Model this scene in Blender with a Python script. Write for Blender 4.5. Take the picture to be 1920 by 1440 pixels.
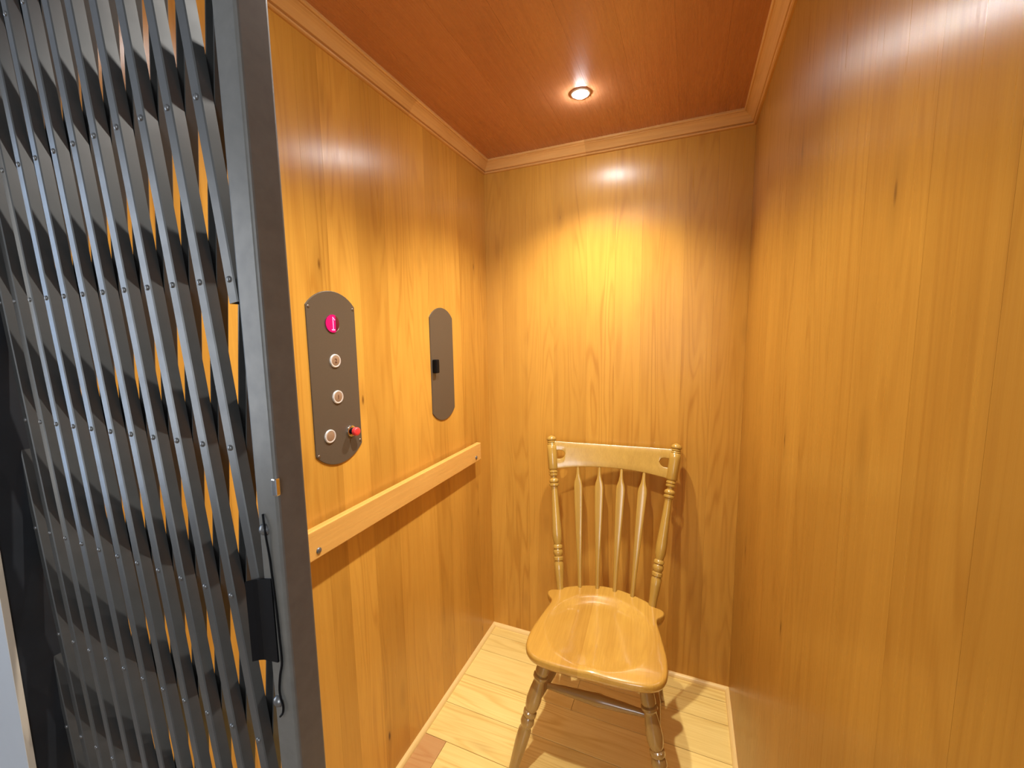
import bpy, bmesh, math, random
from mathutils import Vector, Matrix
random.seed(7)
S = bpy.context.scene
C = S.collection
for o in list(bpy.data.objects):
    bpy.data.objects.remove(o)
PI = math.pi

# ------------------------------------------------------------------ room size
W, D, H = 1.0198, 1.3923, 2.13          # cab: x 0..W, y YF..D (back), z 0..H
YF = -0.02                              # front edge of the cab
LAMPS = ((0.505, 1.046), (0.505, 0.35))

# ------------------------------------------------------------------ camera
cam = bpy.data.cameras.new('camera')
cam.sensor_width = 36.0
cam.lens = 776.69 * 36.0 / 1920.0
cam.clip_start = 0.01
co = bpy.data.objects.new('camera', cam)
C.objects.link(co)
yaw, pitch, roll = -0.400445, -0.116268, -0.016058
fw = Vector((math.sin(yaw) * math.cos(pitch), math.cos(yaw) * math.cos(pitch), math.sin(pitch)))
rt = fw.cross(Vector((0, 0, 1))).normalized()
up = rt.cross(fw)
rt2 = rt * math.cos(roll) + up * math.sin(roll)
up2 = -rt * math.sin(roll) + up * math.cos(roll)
m = Matrix((rt2, up2, -fw)).transposed().to_4x4()
m.translation = Vector((0.82897, -0.29229, 1.39882))
co.matrix_world = m
S.camera = co

# ------------------------------------------------------------------ world, daylight, exposure
wd = bpy.data.worlds.new('world')
S.world = wd
wd.use_nodes = True
wd.node_tree.nodes['Background'].inputs[0].default_value = (0.75, 0.86, 1.0, 1)
wd.node_tree.nodes['Background'].inputs[1].default_value = 1.0
S.view_settings.view_transform = 'Standard'
S.view_settings.look = 'None'
S.view_settings.gamma = 1.0
S.view_settings.use_curve_mapping = False
S.view_settings.exposure = -0.40
SPOT_W, LENS_E = (98.0, 88.0), 620.0
WIN_BACK_W, WIN_SIDE_W, WIN_BLUE_W = 60.0, 34.0, 14.0


def area_light(name, loc, rot, sx, sy, power, col):
    l = bpy.data.lights.new(name, 'AREA')
    l.shape = 'RECTANGLE'
    l.size, l.size_y, l.energy, l.color = sx, sy, power, col
    o = bpy.data.objects.new(name, l)
    C.objects.link(o)
    o.location = loc
    o.rotation_euler = rot
    return o


# daylight entering the landing through its two windows
area_light('daylight_back_window', (1.65, -2.66, 1.6), (PI / 2, 0, 0), 1.2, 1.4, WIN_BACK_W, (0.93, 0.97, 1.0))
area_light('daylight_side_window', (-1.86, -1.55, 1.45), (0, -PI / 2, 0), 1.7, 1.1, WIN_SIDE_W, (1.0, 0.98, 0.93))
area_light('skylight_side_window', (-1.86, -0.80, 1.45), (0, -PI / 2, 0), 1.7, 0.22, WIN_BLUE_W, (0.28, 0.55, 1.0))


# ------------------------------------------------------------------ materials
def lin(r, g, b):
    f = lambda c: c / 12.92 if c <= 0.04045 else ((c + 0.055) / 1.055) ** 2.4
    return (f(r / 255), f(g / 255), f(b / 255), 1)


class NT:
    def __init__(s, name):
        s.m = bpy.data.materials.new(name)
        s.m.use_nodes = True
        s.t = s.m.node_tree
        s.b = s.t.nodes['Principled BSDF']

    def n(s, typ, **kw):
        x = s.t.nodes.new(typ)
        for k, v in kw.items():
            setattr(x, k, v)
        return x

    def l(s, a, b):
        s.t.links.new(a, b)

    def math(s, op, a, b=None, clamp=False):
        x = s.n('ShaderNodeMath', operation=op, use_clamp=clamp)
        for i, v in enumerate((a, b)):
            if v is None:
                continue
            if isinstance(v, (int, float)):
                x.inputs[i].default_value = v
            else:
                s.l(v, x.inputs[i])
        return x.outputs[0]

    def mix(s, fac, a, b, blend='MIX'):
        x = s.n('ShaderNodeMix', data_type='RGBA', blend_type=blend)
        for i, v in ((0, fac), (6, a), (7, b)):
            if isinstance(v, (int, float)):
                x.inputs[i].default_value = v
            elif isinstance(v, tuple):
                x.inputs[i].default_value = v
            else:
                s.l(v, x.inputs[i])
        return x.outputs[2]

    def ramp(s, fac, lo, hi):
        x = s.n('ShaderNodeMapRange', clamp=True)
        x.inputs[1].default_value, x.inputs[2].default_value = lo, hi
        s.l(fac, x.inputs[0])
        return x.outputs[0]

    def noise(s, vec, scale, detail=3.0, rough=0.5, dist=0.0):
        x = s.n('ShaderNodeTexNoise')
        x.inputs['Scale'].default_value = scale
        x.inputs['Detail'].default_value = detail
        x.inputs['Roughness'].default_value = rough
        x.inputs['Distortion'].default_value = dist
        s.l(vec, x.inputs['Vector'])
        return x.outputs[0]


def wood(name, light, dark, grain='z', rough=0.2, ring=0.35, fibre=0.3, knot=0.6, local=False,
         red=None, strips=None, coat=0.0, bump=0.0, streak=0.0, blotch=0.25, spec=0.5, aniso=0.0):
    """Lacquered wood. The colour of the object (obj.color) steers each board:
    R = tone, G = where in the log it was cut, B = reddish heartwood."""
    k = NT(name)
    if local:
        pos = k.n('ShaderNodeTexCoord').outputs['Object']
    else:
        pos = k.n('ShaderNodeNewGeometry').outputs['Position']
    info = k.n('ShaderNodeObjectInfo')
    sep = k.n('ShaderNodeSeparateColor')
    k.l(info.outputs['Color'], sep.inputs[0])
    off = k.n('ShaderNodeCombineXYZ')
    for i in range(3):
        k.l(k.math('MULTIPLY', sep.outputs[1], (31.7, 17.3, 23.9)[i]), off.inputs[i])
    add = k.n('ShaderNodeVectorMath', operation='ADD')
    k.l(pos, add.inputs[0])
    k.l(off.outputs[0], add.inputs[1])
    p = add.outputs[0]

    def stretch(across, along):
        v = k.n('ShaderNodeVectorMath', operation='MULTIPLY')
        sc = [across] * 3
        sc['xyz'.index(grain)] = along
        v.inputs[1].default_value = sc
        k.l(p, v.inputs[0])
        return v.outputs[0]
    # growth rings: contour lines of a field stretched along the grain
    f1 = k.noise(stretch(9, 0.75), 1.0, 2.0, 0.45, 0.3)
    rings = k.math('SINE', k.math('MULTIPLY', f1, 95.0))
    rings = k.math('POWER', k.math('ADD', k.math('MULTIPLY', rings, 0.5), 0.5), 3.0)
    f1b = k.noise(stretch(14, 1.3), 1.0, 2.0)
    rings = k.math('MULTIPLY', rings, k.ramp(f1b, 0.35, 0.7))
    fib = k.noise(stretch(260, 5), 1.0, 3.0, 0.6)
    med = k.noise(stretch(38, 0.8), 1.0, 3.0, 0.55)
    blo = k.noise(stretch(5, 2.5), 1.0, 3.0, 0.6)
    mixf = k.math('ADD', k.math('MULTIPLY', k.ramp(fib, 0.3, 0.72), fibre), k.math('MULTIPLY', rings, ring))
    mixf = k.math('ADD', mixf, k.math('MULTIPLY', k.ramp(med, 0.32, 0.72), 0.22))
    mixf = k.math('ADD', mixf, k.math('MULTIPLY', k.ramp(blo, 0.35, 0.75), blotch), clamp=True)
    col = k.mix(mixf, light, dark)
    if knot:
        vo = k.n('ShaderNodeTexVoronoi')
        vo.inputs['Scale'].default_value = 1.0
        k.l(stretch(8.5, 2.6), vo.inputs['Vector'])
        sepc = k.n('ShaderNodeSeparateColor')
        k.l(vo.outputs['Color'], sepc.inputs[0])
        pick = k.math('GREATER_THAN', sepc.outputs[0], 0.34)
        kn = k.math('SUBTRACT', 1.0, k.ramp(vo.outputs['Distance'], 0.014, 0.05))
        halo = k.math('SUBTRACT', 1.0, k.ramp(vo.outputs['Distance'], 0.03, 0.18))
        kn = k.math('ADD', k.math('MULTIPLY', kn, knot), k.math('MULTIPLY', halo, knot * 0.28))
        col = k.mix(k.math('MULTIPLY', kn, pick, clamp=True), col,
                    (dark[0] * 0.28, dark[1] * 0.2, dark[2] * 0.2, 1))
    if strips:
        s2 = k.n('ShaderNodeSeparateXYZ')
        k.l(pos, s2.inputs[0])
        fl = k.math('FLOOR', k.math('DIVIDE', k.math('ADD', s2.outputs[0], 2.013), strips))
        wn = k.n('ShaderNodeTexWhiteNoise', noise_dimensions='1D')
        k.l(fl, wn.inputs['W'])
        col = k.mix(k.math('MULTIPLY', wn.outputs[0], 0.32), col, dark, 'MULTIPLY')
    if red:
        col = k.mix(sep.outputs[2], col, k.mix(0.75, col, red))
    tone = k.n('ShaderNodeMix', data_type='RGBA', blend_type='MULTIPLY')
    tone.inputs[0].default_value = 1.0
    k.l(col, tone.inputs[6])
    g = k.n('ShaderNodeCombineColor')
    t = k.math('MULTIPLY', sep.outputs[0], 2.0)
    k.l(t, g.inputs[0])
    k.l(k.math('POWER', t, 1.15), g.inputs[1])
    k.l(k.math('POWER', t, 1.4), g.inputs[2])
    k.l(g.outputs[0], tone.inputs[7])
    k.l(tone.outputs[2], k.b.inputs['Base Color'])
    r = k.math('ADD', k.math('MULTIPLY', k.ramp(fib, 0.3, 0.7), 0.06), rough)
    k.l(r, k.b.inputs['Roughness'])
    k.b.inputs['Specular IOR Level'].default_value = spec
    k.b.inputs['Coat Weight'].default_value = coat
    k.b.inputs['Coat Roughness'].default_value = 0.08
    if aniso:     # upright grain spreads reflections sideways
        cr = k.n('ShaderNodeVectorMath', operation='CROSS_PRODUCT')
        k.l(k.n('ShaderNodeNewGeometry').outputs['True Normal'], cr.inputs[0])
        cr.inputs[1].default_value = (0, 0, 1)
        k.l(cr.outputs[0], k.b.inputs['Tangent'])
        k.b.inputs['Anisotropic'].default_value = aniso
    if bump or streak:
        h = k.math('ADD', k.math('MULTIPLY', fib, bump), k.math('MULTIPLY', med, streak))
        bp = k.n('ShaderNodeBump')
        bp.inputs['Strength'].default_value = 1.0
        bp.inputs['Distance'].default_value = 0.001
        k.l(h, bp.inputs['Height'])
        k.l(bp.outputs[0], k.b.inputs['Normal'])
    return k.m


def plain(name, col, rough=0.5, metal=0.0, spec=0.5, nscale=0, namt=0.0, coat=0.0, emis=None, estr=0.0, bump=0.0):
    k = NT(name)
    k.b.inputs['Base Color'].default_value = col
    k.b.inputs['Roughness'].default_value = rough
    k.b.inputs['Metallic'].default_value = metal
    k.b.inputs['Specular IOR Level'].default_value = spec
    k.b.inputs['Coat Weight'].default_value = coat
    if nscale:
        pos = k.n('ShaderNodeTexCoord').outputs['Object']
        nn = k.noise(pos, nscale, 4.0, 0.6)
        dk = (col[0] * (1 - namt), col[1] * (1 - namt), col[2] * (1 - namt), 1)
        k.l(k.mix(k.ramp(nn, 0.3, 0.7), col, dk), k.b.inputs['Base Color'])
        k.l(k.math('ADD', k.math('MULTIPLY', nn, 0.15), rough - 0.07), k.b.inputs['Roughness'])
        if bump:
            bp = k.n('ShaderNodeBump')
            bp.inputs['Distance'].default_value = bump
            k.l(nn, bp.inputs['Height'])
            k.l(bp.outputs[0], k.b.inputs['Normal'])
    if emis:
        k.b.inputs['Emission Color'].default_value = emis
        k.b.inputs['Emission Strength'].default_value = estr
    return k.m


M = {}
M['wall'] = wood('honey_veneer', (0.64, 0.330, 0.052, 1), (0.42, 0.178, 0.022, 1), 'z', 0.27, 0.46, 0.18, 0.9, streak=0.4, bump=0.14, aniso=0.7)
M['ceil'] = wood('ceiling_veneer', (0.56, 0.255, 0.115, 1), (0.41, 0.160, 0.065, 1), 'y', 0.24, 0.2, 0.25, 0.3, streak=0.1)
M['floor'] = wood('pine_floor', (0.93, 0.72, 0.26, 1), (0.70, 0.45, 0.11, 1), 'x', 0.28, 0.6, 0.3, 0.9, red=(0.42, 0.15, 0.07, 1), streak=0.15, blotch=0.2)
M['trim_x'] = wood('pine_trim_across', (0.74, 0.43, 0.15, 1), (0.50, 0.24, 0.06, 1), 'x', 0.3, 0.25, 0.3, 0.6, blotch=0.35)
M['trim_y'] = wood('pine_trim_along', (0.74, 0.43, 0.15, 1), (0.50, 0.24, 0.06, 1), 'y', 0.3, 0.25, 0.3, 0.6, blotch=0.35)
M['shoe_x'] = wood('pine_shoe_across', (0.90, 0.66, 0.27, 1), (0.72, 0.46, 0.14, 1), 'x', 0.3, 0.2, 0.3, 0.3)
M['shoe_y'] = wood('pine_shoe_along', (0.90, 0.66, 0.27, 1), (0.72, 0.46, 0.14, 1), 'y', 0.3, 0.2, 0.3, 0.3)
M['rail'] = wood('handrail_wood', (0.70, 0.39, 0.10, 1), (0.50, 0.24, 0.05, 1), 'y', 0.25, 0.3, 0.25, 0.3)
M['chair'] = wood('chair_maple', (0.48, 0.290, 0.055, 1), (0.27, 0.140, 0.020, 1), 'z', 0.2, 0.15, 0.25, 0.0, local=True, coat=0.3)
M['chair_dark'] = wood('chair_turned_legs', (0.38, 0.225, 0.066, 1), (0.22, 0.115, 0.03, 1), 'z', 0.2, 0.15, 0.25, 0.0, local=True, coat=0.8)
M['seat'] = wood('chair_seat_maple', (0.62, 0.365, 0.065, 1), (0.41, 0.205, 0.03, 1), 'y', 0.2, 0.3, 0.35, 0.0, local=True, strips=0.052, coat=0.55, blotch=0.5)
M['gate'] = plain('bronze_black_paint', (0.058, 0.058, 0.056, 1), 0.36, 0.0, 0.6, 40, 0.2)
M['post'] = plain('bronze_black_post', (0.125, 0.119, 0.106, 1), 0.38, 0.0, 0.6, 60, 0.2)
M['rivet'] = plain('worn_rivet_steel', (0.17, 0.17, 0.17, 1), 0.30, 0.6)
M['black'] = plain('black_plastic', (0.003, 0.003, 0.004, 1), 0.55, 0, 0.15, 30, 0.2)
M['plate'] = plain('bronze_plate', (0.135, 0.105, 0.072, 1), 0.38, 0.25, 0.5, 900, 0.3)
M['plate_edge'] = plain('plate_hardware', (0.20, 0.16, 0.12, 1), 0.35, 0.7)
M['silver'] = plain('satin_silver', (0.72, 0.70, 0.66, 1), 0.3, 0.4)
M['copper'] = plain('button_face', (0.33, 0.21, 0.125, 1), 0.4, 0.2)
M['ink'] = plain('engraved_ink', (0.10, 0.035, 0.02, 1), 0.5)
M['chrome'] = plain('chrome', (0.75, 0.75, 0.75, 1), 0.12, 1.0)
M['redbtn'] = plain('red_button', (0.80, 0.045, 0.045, 1), 0.3, 0, 0.5, coat=0.4)
M['redlens'] = plain('red_display_lens', (0.10, 0.004, 0.02, 1), 0.15, 0, 0.5)
M['redglow'] = plain('red_display_glow', (0.3, 0.0, 0.05, 1), 0.3, emis=(0.72, 0.0, 0.17, 1), estr=0.8)
M['led'] = plain('led_dot', (1, 0.5, 0.8, 1), 0.3, emis=(1.0, 0.45, 0.85, 1), estr=2.2)
M['lens'] = plain('lamp_lens', (1, 1, 1, 1), 0.2, emis=(0.93, 0.97, 1.0, 1), estr=LENS_E)
M['lamptrim'] = plain('lamp_trim', (0.75, 0.74, 0.72, 1), 0.3, 0.4)
M['white'] = plain('white_paint', (0.42, 0.44, 0.47, 1), 0.55, nscale=8, namt=0.05)
M['cream'] = plain('cream_edge', (0.62, 0.52, 0.40, 1), 0.5)
M['darksteel'] = plain('hoistway_dark_paint', (0.020, 0.022, 0.026, 1), 0.5, 0, 0.4, 15, 0.4)
M['greyfloor'] = wood('landing_floor_oak', (0.34, 0.22, 0.12, 1), (0.22, 0.13, 0.06, 1), 'y', 0.35, 0.3, 0.2, 0.2)


# ------------------------------------------------------------------ helpers
def obj(name, bm, mat, parent=None, smooth=False, color=None, loc=None, sharp=48):
    me = bpy.data.meshes.new(name)
    bmesh.ops.recalc_face_normals(bm, faces=bm.faces[:])
    bm.to_mesh(me)
    bm.free()
    o = bpy.data.objects.new(name, me)
    C.objects.link(o)
    if isinstance(mat, (list, tuple)):
        for x in mat:
            me.materials.append(M[x])
    else:
        me.materials.append(M[mat])
    if smooth:
        for f in me.polygons:
            f.use_smooth = True
        me.set_sharp_from_angle(angle=math.radians(sharp))
    if parent:
        o.parent = parent
    if color:
        o.color = (color[0], color[1], color[2], 1)
    else:
        o.color = (0.5, random.random(), 0, 1)
    if loc:
        o.location = loc
    return o


def tag(o, label, cat, group=None):
    o['label'] = label
    o['category'] = cat
    if group:
        o['group'] = group
    return o


def thing(name, label, cat, loc=(0, 0, 0), rotz=0.0, group=None):
    o = bpy.data.objects.new(name, None)
    o.empty_display_size = 0.05
    C.objects.link(o)
    o.location = loc
    o.rotation_euler = (0, 0, rotz)
    return tag(o, label, cat, group)


def struct(name, bm, mat, color=None, parent=None):
    o = obj(name, bm, mat, parent, color=color)
    if not parent:
        o['kind'] = 'structure'
    return o


def box(bm, a, b, bev=0.0, seg=2):
    vs = [bm.verts.new((x, y, z)) for x in (a[0], b[0]) for y in (a[1], b[1]) for z in (a[2], b[2])]
    fs = []
    for q in ((0, 1, 3, 2), (4, 6, 7, 5), (0, 4, 5, 1), (2, 3, 7, 6), (0, 2, 6, 4), (1, 5, 7, 3)):
        fs.append(bm.faces.new([vs[i] for i in q]))
    if bev:
        es = list({e for f in fs for e in f.edges})
        bmesh.ops.bevel(bm, geom=es, offset=bev, segments=seg, profile=0.5, affect='EDGES')
    return bm


def newbox(a, b, bev=0.0, seg=2):
    return box(bmesh.new(), a, b, bev, seg)


def basis(d):
    d = Vector(d).normalized()
    h = Vector((0, 0, 1)) if abs(d.z) < 0.9 else Vector((1, 0, 0))
    u = d.cross(h).normalized()
    return d, u, d.cross(u)


def lathe(prof, n=20, sx=1.0, sy=1.0, bm=None, caps=True):
    """prof: list of (z, r) spun about local z."""
    bm = bm or bmesh.new()
    rows = []
    for z, r in prof:
        rows.append([bm.verts.new((sx * r * math.cos(2 * PI * i / n), sy * r * math.sin(2 * PI * i / n), z)) for i in range(n)])
    for a, b in zip(rows, rows[1:]):
        for i in range(n):
            bm.faces.new((a[i], a[(i + 1) % n], b[(i + 1) % n], b[i]))
    if caps:
        bm.faces.new(rows[0][::-1])
        bm.faces.new(rows[-1])
    return bm


def orient(o, a, b, flat=None):
    """Place an object whose local z runs from a to b."""
    a, b = Vector(a), Vector(b)
    d = (b - a).normalized()
    y = Vector(flat) if flat else (Vector((0, 1, 0)) if abs(d.y) < 0.9 else Vector((1, 0, 0)))
    x = y.cross(d).normalized()
    y = d.cross(x)
    mm = Matrix((x, y, d)).transposed().to_4x4()
    mm.translation = a
    o.matrix_local = mm
    return o


def tube(pts, r, n=8):
    bm = bmesh.new()
    rows = []
    for i, p in enumerate(pts):
        p = Vector(p)
        d = Vector(pts[min(i + 1, len(pts) - 1)]) - Vector(pts[max(i - 1, 0)])
        d, u, v = basis(d)
        rows.append([bm.verts.new(p + r * (math.cos(2 * PI * j / n) * u + math.sin(2 * PI * j / n) * v)) for j in range(n)])
    for a, b in zip(rows, rows[1:]):
        for j in range(n):
            bm.faces.new((a[j], a[(j + 1) % n], b[(j + 1) % n], b[j]))
    bm.faces.new(rows[0][::-1])
    bm.faces.new(rows[-1])
    return bm


def catmull(pts, per=5, closed=False):
    out = []
    n = len(pts)
    rng = range(n if closed else n - 1)
    for i in rng:
        g = (lambda j: Vector(pts[j % n])) if closed else (lambda j: Vector(pts[max(0, min(n - 1, j))]))
        p0, p1, p2, p3 = g(i - 1), g(i), g(i + 1), g(i + 2)
        for s in range(per):
            t = s / per
            out.append(0.5 * ((2 * p1) + (p2 - p0) * t + (2 * p0 - 5 * p1 + 4 * p2 - p3) * t * t + (3 * p1 - p0 - 3 * p2 + p3) * t ** 3))
    if not closed:
        out.append(Vector(pts[-1]))
    return out


# ------------------------------------------------------------------ the cab shell: boards over a backing
G = 0.00012      # half a joint
BT = 0.008       # board thickness
tones_l = [.50, .47, .53, .50, .46, .545, .47, .52, .54, .475, .51, .455, .49]
yl = [YF, .10, .22, .335, .446, .51, .612, .727, .846, .94, 1.035, 1.158, 1.27, D]
wl = struct('wall_left', newbox((-0.03, YF, -0.012), (-BT, D + BT, H + BT)), 'wall')
for i in range(len(yl) - 1):
    obj('board', newbox((-BT, yl[i] + G, 0), (0, yl[i + 1] - G, H)), 'wall', wl, color=(tones_l[i], random.random(), 0))
xb = [0, .077, .19, .31, .447, .56, .66, .809, .911, W]
tones_b = [.535, .50, .52, .49, .53, .515, .50, .475, .485]
wb = struct('wall_back', newbox((-0.03, D + BT, -0.012), (W + 0.03, D + 0.03, H + BT)), 'wall')
for i in range(len(xb) - 1):
    obj('board', newbox((xb[i] + G, D, 0), (xb[i + 1] - G, D + BT, H)), 'wall', wb, color=(tones_b[i], random.random(), 0))
yr = [YF, .09, .20, .35, .45, .58, .70, .83, .975, 1.10, 1.25, D]
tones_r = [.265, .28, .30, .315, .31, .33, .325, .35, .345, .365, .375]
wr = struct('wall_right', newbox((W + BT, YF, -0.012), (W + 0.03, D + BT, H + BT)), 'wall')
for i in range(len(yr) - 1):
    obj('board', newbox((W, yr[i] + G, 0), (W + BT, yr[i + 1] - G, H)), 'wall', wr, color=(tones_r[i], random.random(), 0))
xc = [0, .13, .275, .40, .53, .655, .78, .90, W]
tones_c = [.50, .51, .485, .50, .49, .505, .47, .455]
ce = struct('ceiling', newbox((-0.03, YF, H + BT), (W + 0.03, D + 0.03, H + 0.03)), 'ceil')
for i in range(len(xc) - 1):
    obj('board', newbox((xc[i] + G, YF, H), (xc[i + 1] - G, D, H + BT)), 'ceil', ce, color=(tones_c[i], random.random(), 0))
fl = struct('floor', newbox((-0.03, YF, -0.03), (W + 0.03, D + 0.03, -0.012)), 'floor')
yj = [-0.02, .09, .23, .37, .51, .655, .797, .935, 1.077, 1.225, 1.328, D]
ftone = [.5, .52, .49, .5, .51, .54, .50, .54, .515, .485, .475]
for i in range(len(yj) - 1):
    cuts = [0.0, W]
    if i == 5:
        cuts = [0.0, 0.098, W]
    if i == 8:
        cuts = [0.0, 0.468, W]
    if i == 6:
        cuts = [0.0, 0.72, W]
    for j in range(len(cuts) - 1):
        redv = 0.9 if (i == 5 and j == 0) else 0.0
        obj('plank', newbox((cuts[j] + 0.0006, yj[i] + 0.0008, -0.012), (cuts[j + 1] - 0.0006, yj[i + 1] - 0.0008, 0.0), 0.0006, 1),
            'floor', fl, color=(ftone[i] - 0.03 * j + (-.03 if redv else 0), random.random(), redv))

# crown moulding with its splices, quarter-round at the floor
CP = [(0, .0429), (.005, .0429), (.0085, .0415), (.0100, .0385), (.0070, .0362), (.0055, .0345), (.0120, .0332), (.0150, .0290),
      (.0190, .0235), (.0240, .0180), (.0300, .0130), (.0345, .0105), (.0345, .0085), (.0385, .0080), (.0412, .0055), (.0412, 0), (0, 0)]
QP = [(0, .0145)] + [(.0145 * math.sin(a * PI / 12), .0145 * math.cos(a * PI / 12)) for a in range(1, 6)] + [(.0145, 0), (0, 0)]


def sweep(prof, fa, fb):
    bm = bmesh.new()
    a = [bm.verts.new(fa(u, v)) for u, v in prof]
    b = [bm.verts.new(fb(u, v)) for u, v in prof]
    n = len(prof)
    for i in range(n):
        bm.faces.new((a[i], a[(i + 1) % n], b[(i + 1) % n], b[i]))
    bm.faces.new(a[::-1])
    bm.faces.new(b)
    return bm


def run(name, side, prof, zf, breaks, mat, tones):
    def at(s):      # s None-able: 'c' means mitre
        def f(u, v):
            if side == 'left':
                return (u, (D - u) if s == 'end' else s, zf(v))
            if side == 'right':
                return (W - u, (D - u) if s == 'end' else s, zf(v))
            return (u if s == 'start' else (W - u if s == 'end' else s), D - u, zf(v))
        return f
    first = None
    for i in range(len(breaks) - 1):
        bm = sweep(prof, at(breaks[i]), at(breaks[i + 1]))
        if first is None:
            first = struct(name, bm, mat, color=(tones[i], random.random(), 0))
        else:
            obj('moulding', bm, mat, first, color=(tones[i], random.random(), 0))


zc = lambda v: H - v
zq = lambda v: v
run('trim_1', 'left', CP, zc, [YF, 0.86, 'end'], 'trim_y', [.47, .50])
run('trim_2', 'back', CP, zc, ['start', .445, 'end'], 'trim_x', [.555, .50])
run('trim_3', 'right', CP, zc, [YF, 'end'], 'trim_y', [.47])
run('baseboard_left', 'left', QP, zq, [YF, 'end'], 'shoe_y', [.5])
run('baseboard_back', 'back', QP, zq, ['start', 'end'], 'shoe_x', [.5])
run('baseboard_right', 'right', QP, zq, [YF, 'end'], 'shoe_y', [.5])


# ------------------------------------------------------------------ ceiling lamps
def downlight(x, y, watts, label):
    t = thing('recessed_downlight', label, 'ceiling light', (x, y, H), 0, 'small round lamps in the cab ceiling')
    obj('trim_ring', lathe([(0, .030), (-.0015, .030), (-.003, .028), (-.003, .0215), (-.001, .0205), (0, .0205)], 32, caps=False), 'lamptrim', t, True)
    obj('lens', lathe([(-.0005, .0205), (-.004, .0198), (-.008, .0165), (-.0105, .0105), (-.0115, .003)], 24), 'lens', t, True)
    l = bpy.data.lights.new('lamp_beam', 'SPOT')
    l.energy = watts
    l.color = (1.0, 0.955, 0.88)
    l.spot_size = math.radians(122)
    l.spot_blend = 1.0
    l.shadow_soft_size = 0.018
    lo = bpy.data.objects.new('lamp_beam', l)
    C.objects.link(lo)
    lo.parent = t
    lo.location = (0, 0, -0.030)
    return t


downlight(*LAMPS[0], SPOT_W[0], 'glowing round recessed lamp set in the wooden cab ceiling near the back wall')
downlight(*LAMPS[1], SPOT_W[1], 'round recessed lamp in the cab ceiling nearer the gate, seen only as a reflection')

# ------------------------------------------------------------------ wooden chair
CX, CY, CR = 0.586, 1.0, math.radians(4)
ch = thing('side_chair', 'honey-coloured wooden side chair with arrow spindles and turned posts in the cab corner', 'chair', (CX, CY, 0), CR)
half = [(0, -.215), (.06, -.2148), (.12, -.213), (.165, -.206), (.195, -.188), (.210, -.155), (.212, -.10), (.203, -.04), (.192, .02),
        (.184, .06), (.185, .082), (.197, .096), (.206, .110), (.208, .124), (.201, .137), (.184, .143), (.168, .150), (.15, .170), (.10, .195), (.05, .212), (0, .218)]
ring = half + [(-x, y) for x, y in half[-2:0:-1]]
ring = [(v.x, v.y) for v in catmull([(a, b, 0) for a, b in ring], 3, True)]
ZS = 0.437


def dish(x, y):
    e = (x / .175) ** 2 + ((y + .02) / .178) ** 2
    if e < 1:
        soft = (1 - e) ** 0.7
        q = min(1.0, (1 - e) / .42)
        steep = q * q * (3 - 2 * q)
        w = max(0.0, min(1.0, (y + .02) / .10))
        d = 0.015 * (soft * (1 - w) + steep * w)
    else:
        d = 0.0
    d -= 0.004 * math.exp(-(x / .03) ** 2) * max(0, min(1, (-y - .06) / .12))   # pommel ridge
    d += 0.006 * max(0, min(1, (-y - .13) / .09)) ** 2                         # waterfall front
    return d


bm = bmesh.new()
loops = []
spec = [(0.0, 'b'), (.93, -.036), (.965, -.033), (.985, -.027), (.997, -.020), (1.0, -.013), (.997, -.006), (.987, -.0015), (.968, 0)] + [(v / 100, 0) for v in (95, 92, 89, 86, 83, 80, 77, 74, 70, 66, 60, 53, 45, 36, 26, 14)]
n = len(ring)
for s, z in spec[1:]:
    row = []
    for x, y in ring:
        px, py = x * s, 0.0 + y * s
        dz = dish(px, py) if z == 0 else dish(px, py) * (1 if z > -.02 else 0.3)
        row.append(bm.verts.new((px, py, ZS + z - dz)))
    loops.append(row)
for a, b in zip(loops, loops[1:]):
    for i in range(n):
        bm.faces.new((a[i], a[(i + 1) % n], b[(i + 1) % n], b[i]))
cv = bm.verts.new((0, 0, ZS - dish(0, 0)))
for i in range(n):
    bm.faces.new((loops[-1][i], loops[-1][(i + 1) % n], cv))
bm.faces.new(loops[0][::-1])
obj('seat', bm, 'seat', ch, True, color=(.52, .3, 0))

POST = [(0, 0.003), (.006, .010), (.015, .0165), (.028, .0188), (.035, .0170), (.038, .0135), (.042, .0165), (.048, .0165), (.051, .0135), (.055, .0165),
        (.060, .0170), (.062, .0150), (.068, .0188), (.10, .0192), (.225, .0185), (.232, .0165), (.237, .0130), (.243, .0168), (.252, .0168), (.257, .0125), (.263, .0168),
        (.273, .0158), (.278, .0105), (.290, .0100), (.296, .0155), (.308, .0186), (.319, .0165), (.323, .0130), (.330, .0186), (.340, .0180),
        (.347, .0125), (.360, .0117), (.50, .0142), (.63, .0178), (.68, .0172), (.715, .0125), (.722, .0168), (.737, .0168), (.742, .0130),
        (.755, .0175), (.775, .0168), (.787, .0128), (.794, .0172), (.810, .0172), (.816, .0132), (.830, .0168), (.87, .0165), (.95, .0130), (1.0, .0120)]
for s in (-1, 1):
    a = Vector((s * .166, .152, ZS - .012))
    b = Vector((s * .243, .337, .985))
    L = (b - a).length
    o = obj('back_post', lathe([((1 - t) * L, r * 1.08) for t, r in POST[::-1]], 24), 'chair', ch, True, color=(.50, .4 + .1 * s, 0))
    orient(o, a, b)
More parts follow.
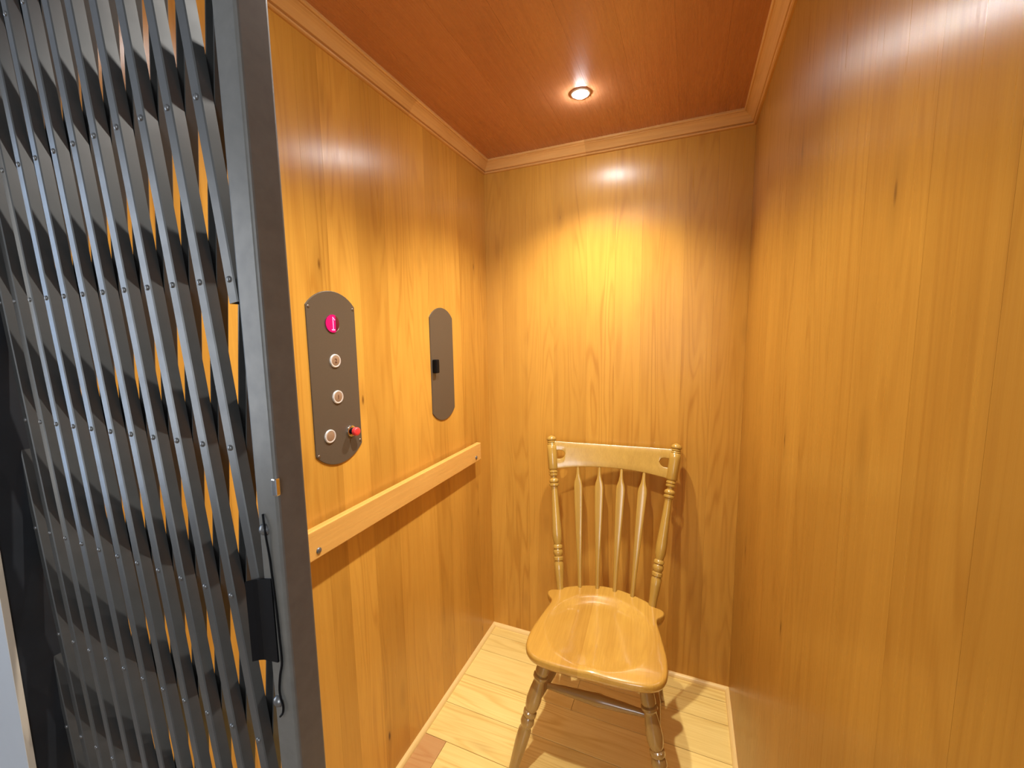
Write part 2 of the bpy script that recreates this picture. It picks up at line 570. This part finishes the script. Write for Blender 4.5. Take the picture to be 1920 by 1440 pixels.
# crest rail: bowed, narrower in the middle, with a half-round cut-out beside each post
bm = bmesh.new()
hw = 0.230
rows = []
us = [-1 + .0078 * i for i in range(29)]
us = us + [us[-1] + (-us[-1] * 2) * i / 24 for i in range(1, 24)] + [-v for v in us[::-1]]
for u in us:
    x = u * hw
    top = .957 + .006 * u * u
    bot = .872 - .017 * abs(u) ** 2.2
    mid = (top + bot) / 2 + .002
    hh = 0.0
    q = (abs(x) - (hw - .047)) / .020
    if q > 0:
        hh = .0165 * math.sqrt(max(0.0, 1 - (1 - min(q, 1)) ** 2))

    def pt(z):
        bow = .026 * (1 - u * u)
        return (x, .3275 + (z - .957) * .33 + bow, z)
    rows.append([bm.verts.new(pt(bot)), bm.verts.new(pt((bot + mid - hh) / 2)), bm.verts.new(pt(mid - hh)), bm.verts.new(pt(mid + hh)), bm.verts.new(pt((top + mid + hh) / 2)), bm.verts.new(pt(top)), hh])
for a, b in zip(rows, rows[1:]):
    for j in (0, 1, 3, 4):
        bm.faces.new((a[j], b[j], b[j + 1], a[j + 1]))
bmesh.ops.remove_doubles(bm, verts=bm.verts[:], dist=2e-5)
o = obj('crest_rail', bm, 'chair', ch, True, color=(.53, .7, 0))
sm = o.modifiers.new('thickness', 'SOLIDIFY')
sm.thickness = .017
sm.offset = 0
bv = o.modifiers.new('edge', 'BEVEL')
bv.width = .002
bv.segments = 2
bv.limit_method = 'ANGLE'
SPIN = [(0, .0062), (.2, .0080), (.45, .0112), (.66, .0140), (.80, .0152), (.835, .0152), (.87, .0125), (.90, .0085), (.94, .0060), (1, .0048)]
for tx, bx in ((-.128, -.096), (-.043, -.032), (.043, .032), (.128, .096)):
    ub = 1 - (tx / hw) ** 2
    a = Vector((bx, .176 + .018 * (1 - (bx / .11) ** 2), ZS - .010))
    b = Vector((tx, .3275 + (.866 - .957) * .33 + .026 * ub, .872))
    L = (b - a).length
    bm = bmesh.new()
    rows = []
    for t, r in SPIN:
        r *= 1.12
        th = min(r, .0068)
        ex = 4.0 if r > .009 else 2.4
        row = []
        for i in range(16):
            an = 2 * PI * i / 16
            c, s_ = math.cos(an), math.sin(an)
            row.append(bm.verts.new((r * math.copysign(abs(c) ** (2 / ex), c), th * math.copysign(abs(s_) ** (2 / ex), s_), t * L)))
        rows.append(row)
    for r0, r1 in zip(rows, rows[1:]):
        for i in range(16):
            bm.faces.new((r0[i], r0[(i + 1) % 16], r1[(i + 1) % 16], r1[i]))
    bm.faces.new(rows[0][::-1])
    bm.faces.new(rows[-1])
    o = obj('spindle', bm, 'chair', ch, True, color=(.51, random.random(), 0))
    orient(o, a, b)
LEG = [(0, .0190), (.19, .0212), (.21, .0205), (.215, .0180), (.222, .0235), (.238, .0235), (.247, .0185), (.27, .0178), (.33, .0212), (.40, .0240), (.45, .0222),
       (.487, .0170), (.495, .0212), (.520, .0215), (.530, .0172), (.545, .0200), (.575, .0222), (.597, .0190), (.607, .0165),
       (.635, .0203), (.72, .0205), (.88, .0162), (.97, .0140), (1.0, .0130)]
iv = Matrix.Rotation(-CR, 3, 'Z')


def loc(x, y, z):
    return iv @ Vector((x - CX, y - CY, z))


legs = {}
for key, T, F in (('fl', (.452, .872, .412), (.352, .772, 0)), ('fr', (.737, .880, .412), (.832, .800, 0)),
                  ('rl', (.455, 1.095, .412), (.400, 1.245, 0)), ('rr', (.712, 1.110, .412), (.776, 1.250, 0))):
    a, b = loc(*T), loc(*F)
    L = (b - a).length
    o = obj('leg', lathe([(t * L, r) for t, r in LEG], 22), 'chair_dark', ch, True, color=(.50, random.random(), 0))
    orient(o, a, b)
    legs[key] = (a, b)


def on(key, z):
    a, b = legs[key]
    return a + (b - a) * ((a.z - z) / (a.z - b.z))


STR = [(0, .0095), (.06, .010), (.25, .0145), (.44, .0185), (.48, .0200), (.52, .0200), (.56, .0185), (.75, .0145), (.94, .010), (1, .0095)]


def stretcher(a, b):
    L = (b - a).length
    o = obj('stretcher', lathe([(t * L, r) for t, r in STR], 16), 'chair_dark', ch, True, color=(.49, random.random(), 0))
    orient(o, a, b)


sl = (on('fl', .205), on('rl', .205))
sr = (on('fr', .205), on('rr', .205))
stretcher(*sl)
stretcher(*sr)
stretcher(sl[0].lerp(sl[1], .33), sr[0].lerp(sr[1], .33))

# ------------------------------------------------------------------ handrail on the left wall
hr = thing('handrail', 'flat honey-coloured wooden handrail board screwed to the left wall', 'handrail', (0, .76, .88))
o = obj('rail_board', newbox((.016, -.46, 0.0), (.036, .472, .0715), .002, 2), 'rail', hr, color=(.55, .2, 0))
for y in (-.374, .428):
    obj('standoff', newbox((0, y - .02, .012), (.0165, y + .02, .06)), 'rail', hr, color=(.45, .6, 0))
for y in (-.374, .428):
    o = obj('screw', lathe([(0, .0075), (.001, .0075), (.003, .0055), (.004, .001)], 14), 'rivet', hr, True)
    orient(o, (.036, y, .0185), (.06, y, .0185))


# ------------------------------------------------------------------ control panel and telephone box on the left wall
def arch_plate(y0, y1, z0, z1, rise, th=.0035):
    """Plate in the y-z plane with arched ends and square shoulders."""
    w = (y1 - y0) / 2
    R = (w * w + rise * rise) / (2 * rise)
    am = math.asin(w / R)
    pts = []
    for i in range(15):
        a = am - 2 * am * i / 14
        pts.append((w * 0 + R * math.sin(a), (z1 - rise) - (R - rise) + R * math.cos(a)))
    for i in range(15):
        a = -am + 2 * am * i / 14
        pts.append((R * math.sin(a), (z0 + rise) + (R - rise) - R * math.cos(a)))
    cy = (y0 + y1) / 2
    bm = bmesh.new()
    f = bm.faces.new([bm.verts.new((0, p[0], p[1])) for p in pts])
    r = bmesh.ops.extrude_face_region(bm, geom=[f])
    vs = [v for v in r['geom'] if isinstance(v, bmesh.types.BMVert)]
    bmesh.ops.translate(bm, verts=vs, vec=(th, 0, 0))
    es = [e for e in bm.edges if all(abs(v.co.x - th) < 1e-6 for v in e.verts)]
    bmesh.ops.bevel(bm, geom=es, offset=.0012, segments=2, profile=.5, affect='EDGES')
    return bm


def disc(prof, parent, name, mat, y, z, x0=0.0, n=28):
    o = obj(name, lathe(prof, n), mat, parent, True)
    orient(o, (x0, y, z), (x0 + 1, y, z), (0, 0, 1))
    return o


def glyph(txt, size, parent, mat, y, z, x):
    cu = bpy.data.curves.new('legend', 'FONT')
    cu.body = txt
    cu.size = size
    cu.align_x = 'CENTER'
    cu.align_y = 'CENTER'
    cu.extrude = .0003
    tmp = bpy.data.objects.new('legend_tmp', cu)
    C.objects.link(tmp)
    dg = bpy.context.evaluated_depsgraph_get()
    me = bpy.data.meshes.new_from_object(tmp.evaluated_get(dg))
    bpy.data.objects.remove(tmp)
    me.name = 'legend'
    me.materials.clear()
    me.materials.append(M[mat])
    o = bpy.data.objects.new('legend', me)
    C.objects.link(o)
    o.parent = parent
    return o


PY, PZ = .5045, 1.2955
cp = thing('control_panel', 'tall bronze elevator control panel with red display and round buttons on left wall', 'control panel', (0, PY, PZ))
obj('faceplate', arch_plate(.427 - PY, .582 - PY, 1.074 - PZ, 1.517 - PZ, .037), 'plate', cp)
# floor indicator: dark red round lens with a lit dot-matrix 1
d = disc([(0, .0240), (.0042, .0240), (.0044, .0232), (.0040, .0228)], cp, 'display_bezel', 'plate_edge', -.0015, .1405)
lensd = disc([(.0036, .0230), (.0044, .0226), (.0052, .017), (.0055, .002)], cp, 'display_lens', 'redlens', -.0015, .1405)
bm = bmesh.new()     # the lit window behind the lens: a vertical chord of the circle
pts = [(.0228 * math.cos(a), .0228 * math.sin(a)) for a in [math.radians(v) for v in range(66, 296, 9)]]
f = bm.faces.new([bm.verts.new((0, y * 0.98 - 0.0, z * .98)) for y, z in pts])
r = bmesh.ops.extrude_face_region(bm, geom=[f])
bmesh.ops.translate(bm, verts=[v for v in r['geom'] if isinstance(v, bmesh.types.BMVert)], vec=(.0012, 0, 0))
obj('display_window', bm, 'redglow', cp, loc=(.0052, -.0015, .1405))
bm = bmesh.new()
dots = [(0.0, .0155 - .0031 * i) for i in range(11)] + [(-.0030, .0125), (-.0055, .0095), (-.0040, -.0155), (.0040, -.0155), (-.0020, -.0160), (.0020, -.0160)]
for y, z in dots:
    bmesh.ops.create_icosphere(bm, subdivisions=1, radius=.0011, matrix=Matrix.Translation((0, -y, z)))
obj('lit_digit', bm, 'led', cp, True, loc=(.0068, -.0015, .1405))


def button(y, z, txt):
    b = disc([(.003, .0175), (.0062, .0170), (.0070, .0160), (.0070, .0138), (.0064, .0132)], cp, 'button', 'silver', y, z)
    inner = obj('button_face', lathe([(.0050, .0134), (.0062, .0132), (.0067, .0120), (.0068, .002)], 24), 'copper', b, True)
    if txt:
        g = glyph(txt, .016, b, 'ink', y, z, .0069)
        # local z of the button points out of the wall
        bl = b.matrix_local.inverted()
        mm = Matrix(((0, 0, 1), (1, 0, 0), (0, 1, 0))).to_4x4()
        mm.translation = Vector((.0072, y, z))
        g.matrix_local = bl @ mm
    return b


button(-.0005, .0465, '2')
button(.0005, -.0465, '1')
button(-.0325, -.1425, '')
b = disc([(.003, .0150), (.0075, .0145), (.0085, .0130), (.0085, .0100), (.0075, .0095)], cp, 'stop_button', 'chrome', .0385, -.1440)
obj('stem', lathe([(.0070, .0085), (.0170, .0085)], 20), 'black', b, True)
obj('red_cap', lathe([(.0165, .0090), (.0170, .0112), (.0245, .0116), (.0270, .0104), (.0282, .0075), (.0285, .002)], 24), 'redbtn', b, True)
for y, z in ((-.0705, .1800), (.0710, .1790), (-.0695, -.1850), (.0705, -.1760)):
    disc([(.0034, .0042), (.0044, .0038), (.0050, .0022), (.0051, .0005)], cp, 'screw', 'plate_edge', y, z, n=12)

PY2, PZ2 = 1.010, 1.297
tb = thing('telephone_box_door', 'narrow bronze door plate with small black pull, between control panel and corner', 'wall panel', (0, PY2, PZ2))
obj('faceplate', arch_plate(.935 - PY2, 1.085 - PY2, 1.091 - PZ2, 1.503 - PZ2, .036), 'plate', tb)
obj('pull', newbox((.0030, -.068, -.026), (.0200, -.048, .022), .003, 2), 'black', tb)

# ------------------------------------------------------------------ collapsible scissor gate
gt = thing('scissor_gate', 'dark bronze collapsible scissor gate folded to the left of the cab opening', 'gate', (.26, -.035, 0))
GX, GY = .26, -.035
PITCH, ROW = .0405, .1510
X0, Z0 = .4630, 1.4510          # crossing at the leading post
HALF = PITCH / 2
ZT, ZB = Z0 + 3.42 * ROW, Z0 - 9.35 * ROW
XL = -.005
FY0, FY1 = -.0500, -.0394       # front layer
RY0, RY1 = -.0384, -.0278       # rear layer


def channel(p0, p1, w, y0, y1, front):
    """U-channel from p0 to p1 in the x-z plane; web on the front (towards the landing) or on the back."""
    a, b = Vector((p0[0], 0, p0[1])), Vector((p1[0], 0, p1[1]))
    d = (b - a).normalized()
    s = Vector((d.z, 0, -d.x))
    if s.x < 0:
        s = -s
    t = .0014
    c = .0010
    h = w / 2
    if front:
        prof = [(-h, y1), (-h, y0 + c), (-h + c, y0), (h - c, y0), (h, y0 + c), (h, y1), (h - t, y1), (h - t, y0 + t), (-h + t, y0 + t), (-h + t, y1)]
    else:
        prof = [(-h, y0), (-h, y1 - c), (-h + c, y1), (h - c, y1), (h, y1 - c), (h, y0), (h - t, y0), (h - t, y1 - t), (-h + t, y1 - t), (-h + t, y0)]
    bm = bmesh.new()
    va = [bm.verts.new(a + s * u + Vector((0, y, 0))) for u, y in prof]
    vb = [bm.verts.new(b + s * u + Vector((0, y, 0))) for u, y in prof]
    k = len(prof)
    for i in range(k):
        bm.faces.new((va[i], va[(i + 1) % k], vb[(i + 1) % k], vb[i]))
    bm.faces.new(va[::-1])
    bm.faces.new(vb)
    bmesh.ops.translate(bm, verts=bm.verts[:], vec=(-GX, -GY, 0))
    return bm


rivet_me = None


def rivet(parent, x, z, y):
    global rivet_me
    if rivet_me is None:
        o = obj('rivet', lathe([(0, .0029), (.0007, .0027), (.0013, .0020), (.0016, .0006)], 10), 'rivet', parent, True)
        rivet_me = o.data
    else:
        o = bpy.data.objects.new('rivet', rivet_me)
        C.objects.link(o)
        o.parent = parent
    orient(o, (x - GX, y - GY, z), (x - GX, y - GY - 1, z), (0, 0, 1))


k = HALF / ROW
EXT = .020
for i in range(-12, 14):
    # front bars run down to the right: x = xi + k*(Z0 - z)
    xi = X0 - PITCH * i
    zlo = max(ZB, Z0 - (X0 - xi) / k)          # ends on the leading post
    zhi = min(ZT, Z0 + (xi - XL) / k)
    if zhi - zlo > .1:
        xf = lambda z: xi + k * (Z0 - z)
        b = obj('lattice_bar', channel((xf(zlo - EXT), zlo - EXT), (xf(zhi + EXT), zhi + EXT), .0118, FY0, FY1, True), 'gate', gt)
        for r_ in range(-2, 5):
            z = Z0 - r_ * ROW
            if zlo - .01 < z < zhi + .01:
                rivet(b, xf(z), z, FY0)
    # rear bars run down to the left: x = xi - k*(Z0 - z)
    zhi = min(ZT, Z0 + (X0 - xi) / k)
    zlo = max(ZB, Z0 - (xi - XL) / k)
    if zhi - zlo > .1:
        xr = lambda z: xi - k * (Z0 - z)
        obj('lattice_bar', channel((xr(zlo - EXT), zlo - EXT), (xr(zhi + EXT), zhi + EXT), .0118, RY0, RY1, False), 'gate', gt)
# leading post: folded steel channel
bm = newbox((.4715 - GX, -.0500 - GY, .012), (.5000 - GX, -.0200 - GY, 2.06), .0030, 3)
obj('leading_post', bm, 'post', gt)
# black pull plate bent out of the post
bm = bmesh.new()
sec = [(.4840, -.0499), (.4840, -.0515), (.4660, -.0520), (.4615, -.0535), (.4560, -.0570), (.4550, -.0560), (.4600, -.0525), (.4650, -.0499)]
lo_, hi_ = [], []
for x, y in sec:
    lo_.append(bm.verts.new((x - GX, y - GY, 1.098 + (.4890 - x) * -.12)))
    hi_.append(bm.verts.new((x - GX, y - GY, 1.182 + (.4890 - x) * -.22)))
for i in range(len(sec)):
    j = (i + 1) % len(sec)
    bm.faces.new((lo_[i], lo_[j], hi_[j], hi_[i]))
bm.faces.new(lo_[::-1])
bm.faces.new(hi_)
obj('pull_plate', bm, 'black', gt)
path = [(.4805, -.0510, 1.2425), (.4822, -.0520, 1.2360), (.4838, -.0525, 1.2280), (.4838, -.0520, 1.2190), (.4848, -.0512, 1.2020), (.4860, -.0512, 1.1830),
        (.4878, -.0512, 1.1530), (.4886, -.0512, 1.1250), (.4890, -.0512, 1.1000), (.4850, -.0512, 1.0850), (.4822, -.0512, 1.0690), (.4840, -.0518, 1.0600),
        (.4862, -.0518, 1.0535), (.4850, -.0518, 1.0460), (.4800, -.0512, 1.0395)]
sp = [tuple(v) for v in catmull(path, 4)]
obj('latch_spring', tube([(x - GX, y - GY, z) for x, y, z in sp], .0010, 6), 'black', gt, True)
for x, z in ((.4800, 1.2275), (.4782, 1.0545)):
    o = obj('screw', lathe([(0, .0058), (.0010, .0056), (.0030, .0040), (.0040, .0012)], 14), 'rivet', gt, True)
    orient(o, (x - GX, -.0500 - GY, z), (x - GX, -1, z), (0, 0, 1))
obj('strike_tab', newbox((.4965 - GX, -.0525 - GY, 1.262), (.5022 - GX, -.0475 - GY, 1.278), .0012, 2), 'chrome', gt)

# ------------------------------------------------------------------ the landing in front of the cab (mostly behind the camera)
LX0, LX1, LY0, LY1, LZ = -1.8, 2.7, -2.6, -.088, 2.5
OX0, OX1, OZ = .0090, 1.0100, 2.08
bm = bmesh.new()
box(bm, (LX0, LY1, 0), (OX0, LY1 + .0065, LZ))
box(bm, (OX1, LY1, 0), (LX1, LY1 + .0065, LZ))
box(bm, (OX0, LY1, OZ), (OX1, LY1 + .0065, LZ))
wf = struct('wall_landing', bm, 'white')
bm = bmesh.new()
box(bm, (LX0, LY1 + .0065, -.02), (OX0, YF, LZ))
box(bm, (OX1 + .0398, LY1 + .0065, -.02), (LX1, YF, LZ))
box(bm, (OX0, LY1 + .0065, OZ), (OX1 + .0398, YF, LZ))
struct('trim_4', bm, 'darksteel')
struct('trim_5', newbox((OX0, LY1 - .0001, 0), (OX0 + .0012, LY1 + .0064, OZ)), 'cream')
struct('floor_landing', newbox((LX0, LY0, -.03), (LX1, YF, -.0005)), 'greyfloor')
struct('ceiling_landing', newbox((LX0, LY0, LZ), (LX1, LY1, LZ + .03)), 'white')


def wall_with_window(name, axis, at, th, u0, u1, w0, w1, z0, z1):
    bm = bmesh.new()
    for a, b, c, d_ in ((u0, w0, 0, LZ), (w1, u1, 0, LZ), (w0, w1, 0, z0), (w0, w1, z1, LZ)):
        if axis == 'y':
            box(bm, (a, at - th, c), (b, at, d_))
        else:
            box(bm, (at - th, a, c), (at, b, d_))
    return struct(name, bm, 'white')


wall_with_window('wall_landing_back', 'y', LY0, .04, LX0 - .04, LX1, 1.05, 2.25, .9, 2.3)
wall_with_window('wall_landing_side', 'x', LX0, .04, LY0 - .04, YF, -2.12, -.68, .58, 2.32)
struct('wall_landing_far', newbox((LX1, LY0 - .04, 0), (LX1 + .04, YF, LZ)), 'white')
